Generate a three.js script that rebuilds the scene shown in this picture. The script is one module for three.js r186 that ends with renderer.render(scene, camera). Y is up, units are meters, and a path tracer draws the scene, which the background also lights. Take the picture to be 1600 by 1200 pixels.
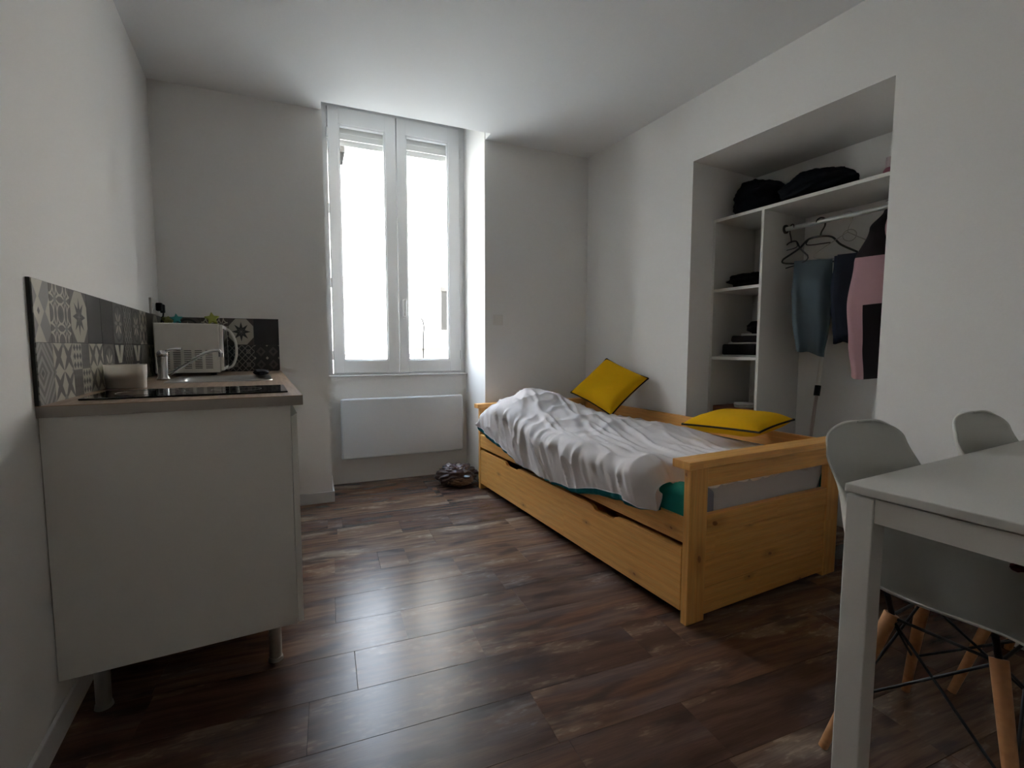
import * as THREE from 'three';
import { RoundedBoxGeometry } from 'three/addons/geometries/RoundedBoxGeometry.js';
import { mergeGeometries, mergeVertices } from 'three/addons/utils/BufferGeometryUtils.js';
import { ImprovedNoise } from 'three/addons/math/ImprovedNoise.js';

// ---------------------------------------------------------------- camera, sky, sun, exposure
const scene = new THREE.Scene();
const camera = new THREE.PerspectiveCamera(78.17, 4 / 3, 0.05, 200);
camera.position.set(0, 1.0532, 0);
camera.rotation.order = 'YXZ';
camera.rotation.set(-0.0779, -0.4891, 0.0015);
const renderer = new THREE.WebGLRenderer();
renderer.toneMapping = THREE.LinearToneMapping;
renderer.toneMappingExposure = 7.7;
renderer.shadowMap.enabled = true;

// bright overcast sky: whiter at the horizon, bluer and brighter overhead, the same all round
const SUN = new THREE.Vector3(-3.5, 11, 7.5);
{
  const w = 64, h = 128, d = new Float32Array(w * h * 4);
  for (let y = 0; y < h; y++) for (let x = 0; x < w; x++) {
    const up = Math.max(0, Math.sin(((y + 0.5) / h - 0.5) * Math.PI)), i = (y * w + x) * 4, L = 1.25 * (1 + 2 * up);
    d[i] = L * (0.98 - 0.46 * up * up); d[i + 1] = L * (1.0 - 0.17 * up * up); d[i + 2] = L * (1.02 + 0.22 * up * up); d[i + 3] = 1;
  }
  const sky = new THREE.DataTexture(d, w, h, THREE.RGBAFormat, THREE.FloatType);
  sky.mapping = THREE.EquirectangularReflectionMapping; sky.magFilter = THREE.LinearFilter; sky.needsUpdate = true;
  scene.background = sky;
}
const sun = new THREE.DirectionalLight(new THREE.Color(1, 0.96, 0.92), 6);
sun.position.copy(SUN).multiplyScalar(1.5);
sun.target.position.set(1, 1, -6);
sun.castShadow = true;
Object.assign(sun.shadow.camera, { left: -16, right: 16, top: 16, bottom: -16, near: 0.5, far: 60 });
sun.shadow.mapSize.set(2048, 2048);
scene.add(sun, sun.target);

// ---------------------------------------------------------------- helpers
let seed = 7;
const rnd = () => { seed = (seed * 1664525 + 1013904223) >>> 0; return seed / 4294967296; };
const noise = new ImprovedNoise();
const N = (x, y = 0, z = 0) => noise.noise(x + 31.7, y + 11.3, z + 5.1);
const fbm = (x, y, z = 0, o = 4) => { let s = 0, a = 0.5; for (let i = 0; i < o; i++) { s += a * N(x, y, z + i * 3.7); x *= 2.03; y *= 2.03; a *= 0.5; } return s; };
const clamp = (x, a = 0, b = 1) => Math.min(b, Math.max(a, x));
const lerp = (a, b, t) => a + (b - a) * t;
const smooth = (a, b, x) => { const t = clamp((x - a) / (b - a)); return t * t * (3 - 2 * t); };
const taken = {};
const numbered = (n) => { taken[n] = (taken[n] ?? -1) + 1; return taken[n] ? n + '_' + String(taken[n]).padStart(3, '0') : n; };

function shade(o) { o.castShadow = o.receiveShadow = true; return o; }
function merge(gs) {
  gs = [].concat(gs);
  if (gs.length === 1) return gs[0];
  return mergeGeometries(gs.map((g) => { const h = g.index ? g.toNonIndexed() : g.clone(); for (const k of Object.keys(h.attributes)) if (!['position', 'normal', 'uv'].includes(k)) h.deleteAttribute(k); return h; }));
}
function part(name, gs, m, parent) { const o = shade(new THREE.Mesh(merge(gs), m)); o.name = name; parent.add(o); return o; }
function tag(o, label, category, group) { o.userData.label = label; o.userData.category = category; if (group) o.userData.group = group; return o; }
function thing(name, label, category, [x, y, z] = [0, 0, 0], turn = 0, group) {
  const o = new THREE.Group(); o.name = numbered(name); o.position.set(x, y, z); o.rotation.y = turn; scene.add(o);
  return tag(o, label, category, group);
}
function struct(name, gs, m, label) { const o = part(name, gs, m, scene); o.userData.kind = 'structure'; if (label) o.userData.label = label; return o; }
function structGroup(name, label) { const o = new THREE.Group(); o.name = name; o.userData.kind = 'structure'; o.userData.label = label; scene.add(o); return o; }

const box = (x0, x1, y0, y1, z0, z1) => new THREE.BoxGeometry(Math.abs(x1 - x0), Math.abs(y1 - y0), Math.abs(z1 - z0)).translate((x0 + x1) / 2, (y0 + y1) / 2, (z0 + z1) / 2);
const rbox = (x0, x1, y0, y1, z0, z1, r = 0.003, seg = 2) => new RoundedBoxGeometry(Math.abs(x1 - x0), Math.abs(y1 - y0), Math.abs(z1 - z0), seg, r).translate((x0 + x1) / 2, (y0 + y1) / 2, (z0 + z1) / 2);
// plan polygon [[x, z], ...] raised from y0 to y1
function prismY(pts, y0, y1, hole) {
  const s = new THREE.Shape(pts.map(([x, z]) => new THREE.Vector2(x, -z)));
  if (hole) s.holes.push(new THREE.Path(hole.map(([x, z]) => new THREE.Vector2(x, -z))));
  return new THREE.ExtrudeGeometry(s, { depth: y1 - y0, bevelEnabled: false }).rotateX(-Math.PI / 2).translate(0, y0, 0);
}
// polygon in the x-y plane, thickness along z
function slab(pts, z0, z1, bevel = 0) {
  const s = new THREE.Shape(pts.map(([x, y]) => new THREE.Vector2(x, y)));
  return new THREE.ExtrudeGeometry(s, { depth: z1 - z0 - 2 * bevel, bevelEnabled: bevel > 0, bevelSize: bevel, bevelThickness: bevel, bevelOffset: -bevel, bevelSegments: 2, curveSegments: 16 }).translate(0, 0, z0 + bevel);
}
const V = (x, y, z) => new THREE.Vector3(x, y, z);
const tube = (pts, r, seg = 40, rad = 8, closed = false) => new THREE.TubeGeometry(new THREE.CatmullRomCurve3(pts.map((p) => V(...p)), closed, 'centripetal'), seg, r, rad, closed);
function rod(a, b, r0, r1 = r0, seg = 12) {
  const A = V(...a), B = V(...b), d = B.clone().sub(A), g = new THREE.CylinderGeometry(r1, r0, d.length(), seg);
  g.applyQuaternion(new THREE.Quaternion().setFromUnitVectors(V(0, 1, 0), d.clone().normalize()));
  return g.translate((A.x + B.x) / 2, (A.y + B.y) / 2, (A.z + B.z) / 2);
}
// uv in metres from the face normal; grain: the axis that runs along u
function boxUV(g, grain = 'x', du = 0, dv = 0) {
  g = g.index ? g.toNonIndexed() : g;
  const p = g.attributes.position, n = g.attributes.normal, uv = new Float32Array(p.count * 2), ax = { x: 0, y: 1, z: 2 }[grain];
  for (let t = 0; t < p.count; t += 3) {
    const m = [0, 0, 0];
    for (let k = 0; k < 3; k++) { m[0] += n.getX(t + k); m[1] += n.getY(t + k); m[2] += n.getZ(t + k); }
    const a = m.map(Math.abs), d = a.indexOf(Math.max(...a));
    let U = ax, W = [0, 1, 2].find((i) => i !== d && i !== ax);
    if (d === ax) { U = (d + 1) % 3; W = (d + 2) % 3; }
    for (let k = 0; k < 3; k++) { const q = [p.getX(t + k), p.getY(t + k), p.getZ(t + k)]; uv[(t + k) * 2] = q[U] + du; uv[(t + k) * 2 + 1] = q[W] + dv; }
  }
  g.setAttribute('uv', new THREE.BufferAttribute(uv, 2));
  return g;
}
// surface from a function (i, j in 0..1) -> [x, y, z]
function surface(f, nu, nv, uScale = 1, vScale = 1) {
  const pos = [], uv = [], idx = [];
  for (let j = 0; j <= nv; j++) for (let i = 0; i <= nu; i++) { pos.push(...f(i / nu, j / nv)); uv.push(i / nu * uScale, j / nv * vScale); }
  for (let j = 0; j < nv; j++) for (let i = 0; i < nu; i++) { const a = j * (nu + 1) + i, b = a + 1, c = a + nu + 1, d = c + 1; idx.push(a, b, d, a, d, c); }
  const g = new THREE.BufferGeometry();
  g.setAttribute('position', new THREE.Float32BufferAttribute(pos, 3)); g.setAttribute('uv', new THREE.Float32BufferAttribute(uv, 2)); g.setIndex(idx); g.computeVertexNormals();
  return g;
}
// gives a surface() sheet a thickness
function thicken(f, nu, nv, t) {
  const mid = surface(f, nu, nv), p = mid.attributes.position, n = mid.attributes.normal, w = nu + 1, pos = [], idx = [], uv = [];
  for (const s of [0.5, -0.5]) for (let i = 0; i < p.count; i++) { pos.push(p.getX(i) + n.getX(i) * t * s, p.getY(i) + n.getY(i) * t * s, p.getZ(i) + n.getZ(i) * t * s); uv.push((i % w) / nu, Math.floor(i / w) / nv); }
  const M = p.count, q = (a, b, c, d) => idx.push(a, b, c, a, c, d);
  for (let j = 0; j < nv; j++) for (let i = 0; i < nu; i++) { const a = j * w + i; q(a, a + 1, a + w + 1, a + w); q(M + a, M + a + w, M + a + w + 1, M + a + 1); }
  for (let i = 0; i < nu; i++) { q(i + 1, i, M + i, M + i + 1); const a = nv * w + i; q(a, a + 1, M + a + 1, M + a); }
  for (let j = 0; j < nv; j++) { const a = j * w, b = a + w, c = a + nu, d = b + nu; q(a, b, M + b, M + a); q(d, c, M + c, M + d); }
  const g = new THREE.BufferGeometry();
  g.setAttribute('position', new THREE.Float32BufferAttribute(pos, 3)); g.setAttribute('uv', new THREE.Float32BufferAttribute(uv, 2)); g.setIndex(idx); g.computeVertexNormals();
  return g;
}
function lathe(pts, seg = 32) { return new THREE.LatheGeometry(pts.map(([r, y]) => new THREE.Vector2(r, y)), seg); }
function catmull(pts) { const c = new THREE.CatmullRomCurve3(pts.map(([a, b]) => V(a, b, 0)), false, 'centripetal'); return (t) => c.getPoint(t); }
function table1(rows) { return (x) => { if (x <= rows[0][0]) return rows[0][1]; for (let i = 1; i < rows.length; i++) if (x <= rows[i][0]) { const t = (x - rows[i - 1][0]) / (rows[i][0] - rows[i - 1][0]); return lerp(rows[i - 1][1], rows[i][1], t * t * (3 - 2 * t)); } return rows[rows.length - 1][1]; }; }

// ---------------------------------------------------------------- textures
function dataTex(w, h, f, srgb = true) {
  const d = new Uint8Array(w * h * 4);
  for (let y = 0; y < h; y++) for (let x = 0; x < w; x++) { const c = f(x / w, y / h), i = (y * w + x) * 4; for (let k = 0; k < 3; k++) d[i + k] = clamp(c[k] ?? c[0], 0, 255); d[i + 3] = 255; }
  const t = new THREE.DataTexture(d, w, h); t.magFilter = THREE.LinearFilter; t.minFilter = THREE.LinearFilter;
  t.wrapS = t.wrapT = THREE.RepeatWrapping; if (srgb) t.colorSpace = THREE.SRGBColorSpace; t.needsUpdate = true; return t;
}
const mixc = (a, b, t) => [lerp(a[0], b[0], t), lerp(a[1], b[1], t), lerp(a[2], b[2], t)];
const std = (color, roughness = 0.6, extra = {}) => new THREE.MeshPhysicalMaterial({ color, roughness, ...extra });

// painted plaster: fine roller texture
const rollerTex = dataTex(256, 256, (x, y) => { const v = 128 + 60 * N(Math.cos(x * 6.283) * 9, Math.sin(x * 6.283) * 9, y * 40) + 60 * (rnd() - 0.5); return [v, v, v]; }, false);
rollerTex.repeat.set(3, 3);
const M = {};
M.wall = std('#f2f0ec', 0.75, { bumpMap: rollerTex, bumpScale: 0.0004 });
M.ceiling = std('#f3f3f1', 0.8, { bumpMap: rollerTex, bumpScale: 0.0004 });
M.trim = std('#dddcda', 0.45);
M.pvc = std('#ebebea', 0.35);
M.white = std('#e6e2da', 0.4);
M.whiteGloss = std('#dedcd6', 0.3);
M.black = std('#121214', 0.45);
M.dark = std('#222226', 0.8);
M.chrome = std('#c9c9c9', 0.12, { metalness: 1 });
M.steel = std('#b9b8b5', 0.3, { metalness: 1 });
M.glass = std('#ffffff', 0.02, { transmission: 1, thickness: 0, ior: 1.5 });
M.heater = std('#e3e6e8', 0.35);

// laminate planks: weathered dark wood, four boards' worth of print
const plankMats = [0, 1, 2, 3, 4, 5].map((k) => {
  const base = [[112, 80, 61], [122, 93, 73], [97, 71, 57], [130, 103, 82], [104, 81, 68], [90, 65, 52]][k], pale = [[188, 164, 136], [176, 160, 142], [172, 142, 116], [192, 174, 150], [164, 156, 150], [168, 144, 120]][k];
  const f = (u, v) => {
    const x = u * 1.25, y = v * 0.2;
    const warp = fbm(x * 1.6 + k * 9, y * 5, k) * 0.05;
    const grain = fbm(x * 1.7 + k * 17, (y + warp) * 38, k * 2.3, 4);
    const fine = fbm(x * 16, y * 330, k + 4, 2);
    const patch = fbm(x * 2.4 + k * 5, y * 8 + k, k * 1.7 + 3, 4);
    const flake = fbm(x * 22 + k * 3, y * 70, k + 11, 3);
    const blot = fbm(x * 3 + 40 + k * 3, y * 10, k + 8, 4);
    const blue = smooth(0.0, 0.28, fbm(x * 1.8 + 70 + k * 7, y * 7, k + 2, 3));
    let c = mixc(base, [66, 46, 37], clamp(0.35 + grain * 1.3));
    c = mixc(c, [96, 95, 102], blue * 0.34);
    c = mixc(c, pale, smooth(0.05, 0.36, patch + grain * 0.3) * 0.4);
    c = mixc(c, pale, smooth(0.06, 0.26, flake) * smooth(0.0, 0.2, patch) * 0.32);
    c = mixc(c, [48, 37, 34], smooth(0.08, 0.34, blot - grain * 0.2) * 0.62);
    return c.map((q) => q * (1 + fine * 0.2));
  };
  const map = dataTex(1024, 192, f);
  const bump = dataTex(512, 128, (u, v) => { const g = 128 + 120 * fbm(u * 1.25 * 4 + k * 17, v * 0.2 * 110, k * 2.3, 3); return [g, g, g]; }, false);
  return std('#ffffff', 0.27, { map, bumpMap: bump, bumpScale: 0.00005, specularIntensity: 0.6 });
});
M.subfloor = std('#1b1614', 0.9);

// pine: long grain with a few knots
function pineTex(s, knots) {
  return dataTex(1024, 256, (u, v) => {
    const x = u * 1.0, y = v * 0.25;
    let yy = y + 0.012 * fbm(x * 2.5, y * 5, s), ring = 0, kn = 0;
    for (const [kx, ky, r] of knots) {
      const dx = (x - kx) / 2.2, dy = y - ky, d = Math.hypot(dx, dy);
      yy += 0.012 * Math.exp(-d * d / (r * r * 16)) * Math.sign(dy || 1) * (1 - Math.exp(-Math.abs(dy) / r));
      kn = Math.max(kn, smooth(r * 1.15, r * 0.45, Math.hypot((x - kx) / 1.5 + dy * 0.3, dy)), 0.3 * smooth(r * 3.2, r, Math.hypot((x - kx) / 2.6, dy)));
    }
    ring = 0.5 + 0.5 * Math.sin(yy * 190 + 9 * fbm(x * 0.9, y * 9, s + 4));
    const fine = fbm(x * 9, y * 230, s + 9, 3);
    let c = mixc([240, 180, 99], [226, 149, 70], ring * 0.38 + 0.3 * fbm(x * 2, y * 9, s + 2));
    c = c.map((q) => q * (1 + fine * 0.12));
    return mixc(c, [120, 62, 26], clamp(kn * (0.75 + 0.5 * fine)) * 0.85);
  });
}
const pines = [[1, [[0.12, 0.06, 0.008], [0.43, 0.17, 0.012], [0.71, 0.05, 0.009], [0.9, 0.2, 0.006]]], [2, [[0.3, 0.2, 0.008], [0.62, 0.12, 0.012], [0.95, 0.04, 0.006]]], [3, [[0.2, 0.14, 0.006], [0.55, 0.03, 0.007]]]].map(([s, k]) => { const t = pineTex(s * 13.7, k); t.repeat.set(1, 4); return std('#ffffff', 0.42, { map: t }); });
// oak laminate of the worktop
const oakTex = dataTex(512, 512, (u, v) => { const g = fbm(u * 3, v * 60, 2, 4), f = fbm(u * 20, v * 200, 5, 2); return mixc([176, 152, 128], [142, 116, 94], clamp(0.45 + g * 1.1)).map((q) => q * (1 + f * 0.12)); });
oakTex.repeat.set(1, 1);
M.oak = std('#ffffff', 0.45, { map: oakTex });
M.oakEdge = std('#a39a90', 0.5);
// woven cloth
const weave = dataTex(128, 128, (u, v) => { const g = 128 + 50 * Math.sin(u * 64 * 6.283) * Math.sin(v * 64 * 6.283) + 40 * (rnd() - 0.5); return [g, g, g]; }, false);
function cloth(color, rep = 6, extra = {}) { const w = weave.clone(); w.repeat.set(rep, rep); return std(color, 0.95, { bumpMap: w, bumpScale: 0.0004, sheen: 0.3, sheenRoughness: 0.6, sheenColor: new THREE.Color(color), specularIntensity: 0.3, ...extra }); }

// ---------------------------------------------------------------- the room (metres; the window wall runs slightly askew)
const XL = -0.514, XR = 2.387, HC = 2.565, ZF = 1.55, TOP = 2.95;
const TH = 0.0901, OX = 1, OZ = -3.3052, ct = Math.cos(TH), st = Math.sin(TH);
const wz = (x) => OZ + Math.tan(TH) * (x - OX);                      // z of the window wall's face
const W = (u, w) => [OX + u * ct + w * st, OZ + u * st - w * ct];    // u along the wall, w outwards
function inW(o) { o.position.set(OX, 0, OZ); o.rotation.y = -TH; return o; }   // local x = u, local z = -w

struct('wall_left', boxUV(box(XL - 0.25, XL, 0, TOP, ZF + 0.2, wz(XL) - 0.8), 'z'), M.wall, 'white painted side wall behind the kitchenette');
struct('wall_front', boxUV(box(XL - 0.25, 3.3, 0, TOP, ZF, ZF + 0.2), 'x'), M.wall, 'white painted wall opposite the window');
// window wall: two piers, parapet under the window and lintel
const pierL = [[-1.85, 0], [-0.601, 0], [-0.592, 0.43], [-0.592, 0.62], [-1.85, 0.62]], pierR = [[0.506, 0], [1.9, 0], [1.9, 0.62], [0.485, 0.62], [0.485, 0.43]];
struct('wall_back_left', boxUV(prismY(pierL.map(([u, w]) => W(u, w)), 0, TOP)), M.wall, 'white painted wall left of the window recess');
struct('wall_back_right', boxUV(prismY(pierR.map(([u, w]) => W(u, w)), 0, TOP)), M.wall, 'white painted wall right of the window recess');
struct('wall_parapet', boxUV(prismY([[-0.61, 0.416], [0.50, 0.416], [0.50, 0.62], [-0.61, 0.62]].map(([u, w]) => W(u, w)), 0, 0.832)), M.wall, 'white painted parapet under the window');
struct('wall_lintel', boxUV(prismY([[-0.61, 0.56], [0.50, 0.56], [0.50, 0.62], [-0.61, 0.62]].map(([u, w]) => W(u, w)), 2.64, 2.86)), M.wall, 'lintel above the window');
// sill lip
part('sill', rbox(-0.592, 0.487, 0.827, 0.838, -0.44, -0.384, 0.003), M.trim, inW(structGroup('trim_1', 'white sill under the window')));
// right wall with the closet opening, and the closet recess
const ZK1 = -2.122, ZK2 = -1.074, HK = 2.189, XK = 2.985;
struct('wall_right_far', boxUV(box(XR, XK + 0.2, 0, TOP, ZK1, wz(XR) - 0.8), 'z'), M.wall, 'white painted wall between the window wall and the closet');
struct('wall_right_near', boxUV(box(XR, XK + 0.2, 0, TOP, ZK2, ZF + 0.2), 'z'), M.wall, 'white painted wall behind the table');
struct('wall_right_upper', boxUV(box(XR, XK + 0.2, HK, TOP, ZK1, ZK2), 'z'), M.wall, 'white painted wall above the closet recess');
struct('wall_closet', boxUV(box(XK, XK + 0.2, 0, HK, ZK1, ZK2), 'z'), M.wall, 'white back of the closet recess');
// ceiling with the recess in front of the window, and the soffit rising to it
const cl = [[XL - 0.25, ZF + 0.2], [XK + 0.2, ZF + 0.2], [XK + 0.2, wz(XR) - 0.6], W(0.513, 0.05 + 0.55), W(0.513, -0.11), W(-0.606, -0.11), W(-0.606, 0.6), [XL - 0.25, wz(XL) - 0.6]];
struct('ceiling', boxUV(prismY(cl, HC, TOP), 'x'), M.ceiling, 'white plaster ceiling');
{
  const g = slab([[-0.11, HC], [0.43, 2.83], [0.62, 2.83], [0.62, TOP], [-0.11, TOP]], -0.606, 0.513).rotateY(Math.PI / 2);   // profile in (w, y), run along u
  const o = struct('ceiling_soffit', boxUV(g), M.ceiling, 'sloping white ceiling of the window recess');
  inW(o);
}
// baseboards
struct('baseboard_left', rbox(XL, XL + 0.012, 0, 0.075, wz(XL), ZF, 0.003), M.trim, 'white baseboard along the kitchenette wall');
struct('baseboard_right', rbox(XR - 0.012, XR, 0, 0.075, ZK2 + 0.01, ZF, 0.003), M.trim, 'white baseboard beside the table');
struct('baseboard_front', rbox(XL, XR, 0, 0.075, ZF - 0.012, ZF, 0.003), M.trim, 'white baseboard opposite the window');
{
  const b = inW(structGroup('baseboard_back', 'white baseboard round the window recess'));
  part('baseboard_length', rbox(-1.50, -0.588, 0, 0.075, 0, 0.012, 0.003), M.trim, b);
  part('baseboard_length', rbox(0.494, 1.40, 0, 0.075, 0, 0.012, 0.003), M.trim, b);
  part('baseboard_length', rbox(-0.597, -0.585, 0, 0.075, -0.415, 0.012, 0.003), M.trim, b);
  part('baseboard_length', rbox(0.476, 0.492, 0, 0.075, -0.415, 0.012, 0.003), M.trim, b);
}
// floor: 20 cm boards laid along the skewed window wall
{
  const fl = structGroup('floor', 'dark weathered wood-effect laminate floor');
  part('subfloor', box(XL - 0.25, XK + 0.2, -0.25, -0.009, ZF + 0.2, -4.2), M.subfloor, fl);
  const PY = 0.1174, dd = [Math.cos(PY), Math.sin(PY)], nn = [-Math.sin(PY), Math.cos(PY)], L = 1.25;
  const known = { 0: 0.55, '-2': 0.06, '-8': 0.375, '-9': 0.056 };
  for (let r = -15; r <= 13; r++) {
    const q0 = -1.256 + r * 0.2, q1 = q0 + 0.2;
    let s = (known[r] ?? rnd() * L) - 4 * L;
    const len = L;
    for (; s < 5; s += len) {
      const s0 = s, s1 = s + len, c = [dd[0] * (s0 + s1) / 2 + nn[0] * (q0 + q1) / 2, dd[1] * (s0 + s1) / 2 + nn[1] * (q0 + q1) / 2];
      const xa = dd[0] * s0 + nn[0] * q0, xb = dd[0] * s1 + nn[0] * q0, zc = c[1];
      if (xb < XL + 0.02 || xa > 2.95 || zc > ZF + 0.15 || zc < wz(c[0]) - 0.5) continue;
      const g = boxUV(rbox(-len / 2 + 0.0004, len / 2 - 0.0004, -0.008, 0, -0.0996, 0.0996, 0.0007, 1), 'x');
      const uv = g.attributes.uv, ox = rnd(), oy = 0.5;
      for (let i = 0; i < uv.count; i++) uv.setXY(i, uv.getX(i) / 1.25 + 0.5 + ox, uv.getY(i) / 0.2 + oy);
      const o = part('plank', g, plankMats[r <= -7 ? [3, 1, 4, 3][Math.floor(rnd() * 4)] : Math.floor(rnd() * 6)], fl);  // boards near the window picked paler: partly lighter print, partly daylight in the colour
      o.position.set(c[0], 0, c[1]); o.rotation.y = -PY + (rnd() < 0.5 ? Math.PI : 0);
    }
  }
}

// ---------------------------------------------------------------- window (local x = u, z = -w)
{
  const win = inW(structGroup('window_1', 'tall white two-leaf casement window with roller shutter rolled up'));
  const FY0 = 0.836, FY1 = 2.83;
  part('frame', [box(-0.592, -0.556, FY0, FY1, -0.50, -0.445), box(0.446, 0.485, FY0, FY1, -0.50, -0.445), box(-0.556, 0.446, FY0, 0.852, -0.50, -0.445), box(-0.556, 0.446, 2.802, FY1, -0.50, -0.445)].map((g) => g), M.pvc, win);
  const sash = (x0, x1, gx0, gx1) => {
    const y0 = 0.852, y1 = 2.80, gy0 = 0.95, gy1 = 2.682, z0 = -0.495, z1 = -0.428;
    const s = part('sash', [rbox(x0, gx0, y0, y1, z0, z1, 0.005), rbox(gx1, x1, y0, y1, z0, z1, 0.005), rbox(gx0 - 0.004, gx1 + 0.004, y0, gy0, z0, z1, 0.005), rbox(gx0 - 0.004, gx1 + 0.004, gy1, y1, z0, z1, 0.005)], M.pvc, win);
    // glazing bead: a small step round the glass
    const b = 0.008, zb0 = -0.46, zb1 = -0.437;
    part('bead', [box(gx0, gx0 + b, gy0, gy1, zb0, zb1), box(gx1 - b, gx1, gy0, gy1, zb0, zb1), box(gx0, gx1, gy0, gy0 + b, zb0, zb1), box(gx0, gx1, gy1 - b, gy1, zb0, zb1)], M.pvc, s);
    part('pane', box(gx0 - 0.002, gx1 + 0.002, gy0 - 0.002, gy1 + 0.002, -0.4645, -0.4635), M.glass, s);
    return s;
  };
  const a = sash(-0.552, -0.0625, -0.475, -0.146), b = sash(-0.0585, 0.442, 0.013, 0.347);
  const han = part('handle', [rbox(-0.034, -0.006, 1.275, 1.43, -0.428, -0.417, 0.004), rbox(-0.029, -0.011, 1.29, 1.345, -0.417, -0.385, 0.005), rbox(-0.030, -0.010, 1.295, 1.425, -0.397, -0.380, 0.006)], M.pvc, b);
  han.userData.label = 'white window handle';
  for (const y of [0.99, 1.53, 2.07, 2.61]) { part('hinge', rod([-0.554, y - 0.035, -0.427], [-0.554, y + 0.035, -0.427], 0.007), M.pvc, a); part('hinge', rod([0.444, y - 0.035, -0.427], [0.444, y + 0.035, -0.427], 0.007), M.pvc, b); }
  // roller shutter behind the glass, its lowest slats
  for (let k = 0; k < 4; k++) { const y = 2.565 + k * 0.045; part(k ? 'shutter_slat' : 'shutter_bar', slab([[-0.006, y], [0.006, y + 0.004], [0.008, y + 0.022], [0.006, y + 0.04], [-0.006, y + 0.043]], -0.585, 0.48, 0).rotateY(Math.PI / 2).translate(0, 0, -0.525), M.shutter ??= std('#c9c9c4', 0.5), win); }
}
// wall switch right of the window
{
  const t = inW(thing('light_switch', 'small white light switch on the wall right of the window', 'switch'));
  t.position.set(...((p) => [p[0], 1.259, p[1]])(W(0.61, 0)));
  part('plate', rbox(-0.04, 0.04, -0.04, 0.04, 0, 0.005, 0.002), M.white, t);
  part('rocker', rbox(-0.025, 0.025, -0.025, 0.025, 0.003, 0.007, 0.001), M.white, t);
}
// panel heater under the window
{
  const t = inW(thing('panel_heater', 'pale grey electric panel heater on the wall under the window', 'heater'));
  const x0 = -0.516, x1 = 0.428, y0 = 0.205, y1 = 0.665;
  const rr = new THREE.Shape(), R0 = 0.022;
  rr.moveTo(x0 + R0, y0); rr.lineTo(x1 - R0, y0); rr.quadraticCurveTo(x1, y0, x1, y0 + R0); rr.lineTo(x1, y1 - R0); rr.quadraticCurveTo(x1, y1, x1 - R0, y1); rr.lineTo(x0 + R0, y1); rr.quadraticCurveTo(x0, y1, x0, y1 - R0); rr.lineTo(x0, y0 + R0); rr.quadraticCurveTo(x0, y0, x0 + R0, y0);
  part('front_panel', new THREE.ExtrudeGeometry(rr, { depth: 0.012, bevelEnabled: true, bevelSize: 0.014, bevelThickness: 0.014, bevelOffset: -0.014, bevelSegments: 5, curveSegments: 8 }).translate(0, 0, -0.346), M.heater, t);
  part('casing', rbox(x0 + 0.02, x1 - 0.02, y0 + 0.015, y1 - 0.015, -0.395, -0.335, 0.012), M.heater, t);
  for (const x of [-0.35, 0.22]) part('bracket', box(x, x + 0.04, 0.3, 0.55, -0.4155, -0.39), M.steel, t);
}
// ---------------------------------------------------------------- outside: street and the house across it
{
  const stucco = std('#e2dfd8', 0.9), ground = std('#8f8b84', 0.9);
  const st_ = struct('street', inWgeo(box(-14, 16, -3.7, -3.5, -30, -0.62)), ground, 'paved street below the window');
  const h = inW(thing('house', 'low pale stucco house across the street', 'building'));
  part('facade', box(-14, 1.25, -3.5, 3.3, -7.1, -6.5), stucco, h);
  part('ledge', box(-14, 1.25, 0.89, 0.915, -6.5, -6.44), std('#55524c', 1, { specularIntensity: 0.1 }), h);
  part('chimney', box(-1.6, -0.2, 3.3, 4.75, -7.1, -6.5), std('#9a948c', 0.8), h);
  part('chimney_cap', box(-1.65, -0.02, 4.75, 4.87, -7.15, -6.45), std('#24221f', 1, { specularIntensity: 0.1 }), h);
  const h2 = inW(thing('house', 'beige house across the street, made tall to block sky light, with a grey shuttered window', 'building'));
  const beige = std('#b2aca3', 0.9), matt = { specularIntensity: 0.1 };
  part('facade', box(1.27, 16, -3.5, 9.5, -7.1, -6.5), beige, h2);  // height and mid tone shaped to keep sky light off the left wall
  part('shutter', box(1.84, 1.99, 1.42, 2.22, -6.5, -6.455), std('#2b2a28', 1, matt), h2);
  part('shutter_box', box(1.835, 1.995, 2.22, 2.31, -6.5, -6.445), std('#403e3b', 1, matt), h2);
  part('ledge', box(1.27, 16, 1.0, 1.03, -6.5, -6.44), std('#4a4844', 1, matt), h2);
  const c = thing('cable', 'thin dark cable standing up outside the window', 'cable');
  inW(c); part('wire', tube([[1.425, -3.5, -6.40], [1.428, 0.6, -6.40], [1.43, 1.3, -6.40], [1.445, 1.47, -6.40], [1.42, 1.6, -6.40], [1.39, 1.64, -6.42]], 0.012, 120), std('#0c0c0c', 1, { specularIntensity: 0.1 }), c);
  // outer leaf of this house, above and below the room
  struct('wall_outer', [inWgeo(box(-14, 16, TOP, 5.2, -0.9, -0.3)), inWgeo(box(-14, 16, -3.5, -0.25, -0.62, -0.3)), inWgeo(box(-14, -1.86, -0.25, TOP, -0.62, -0.3)), inWgeo(box(1.9, 16, -0.25, TOP, -0.62, -0.3))], stucco, 'outer wall of this house');
}
function inWgeo(g) { return g.rotateY(-TH).translate(OX, 0, OZ); }

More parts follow.
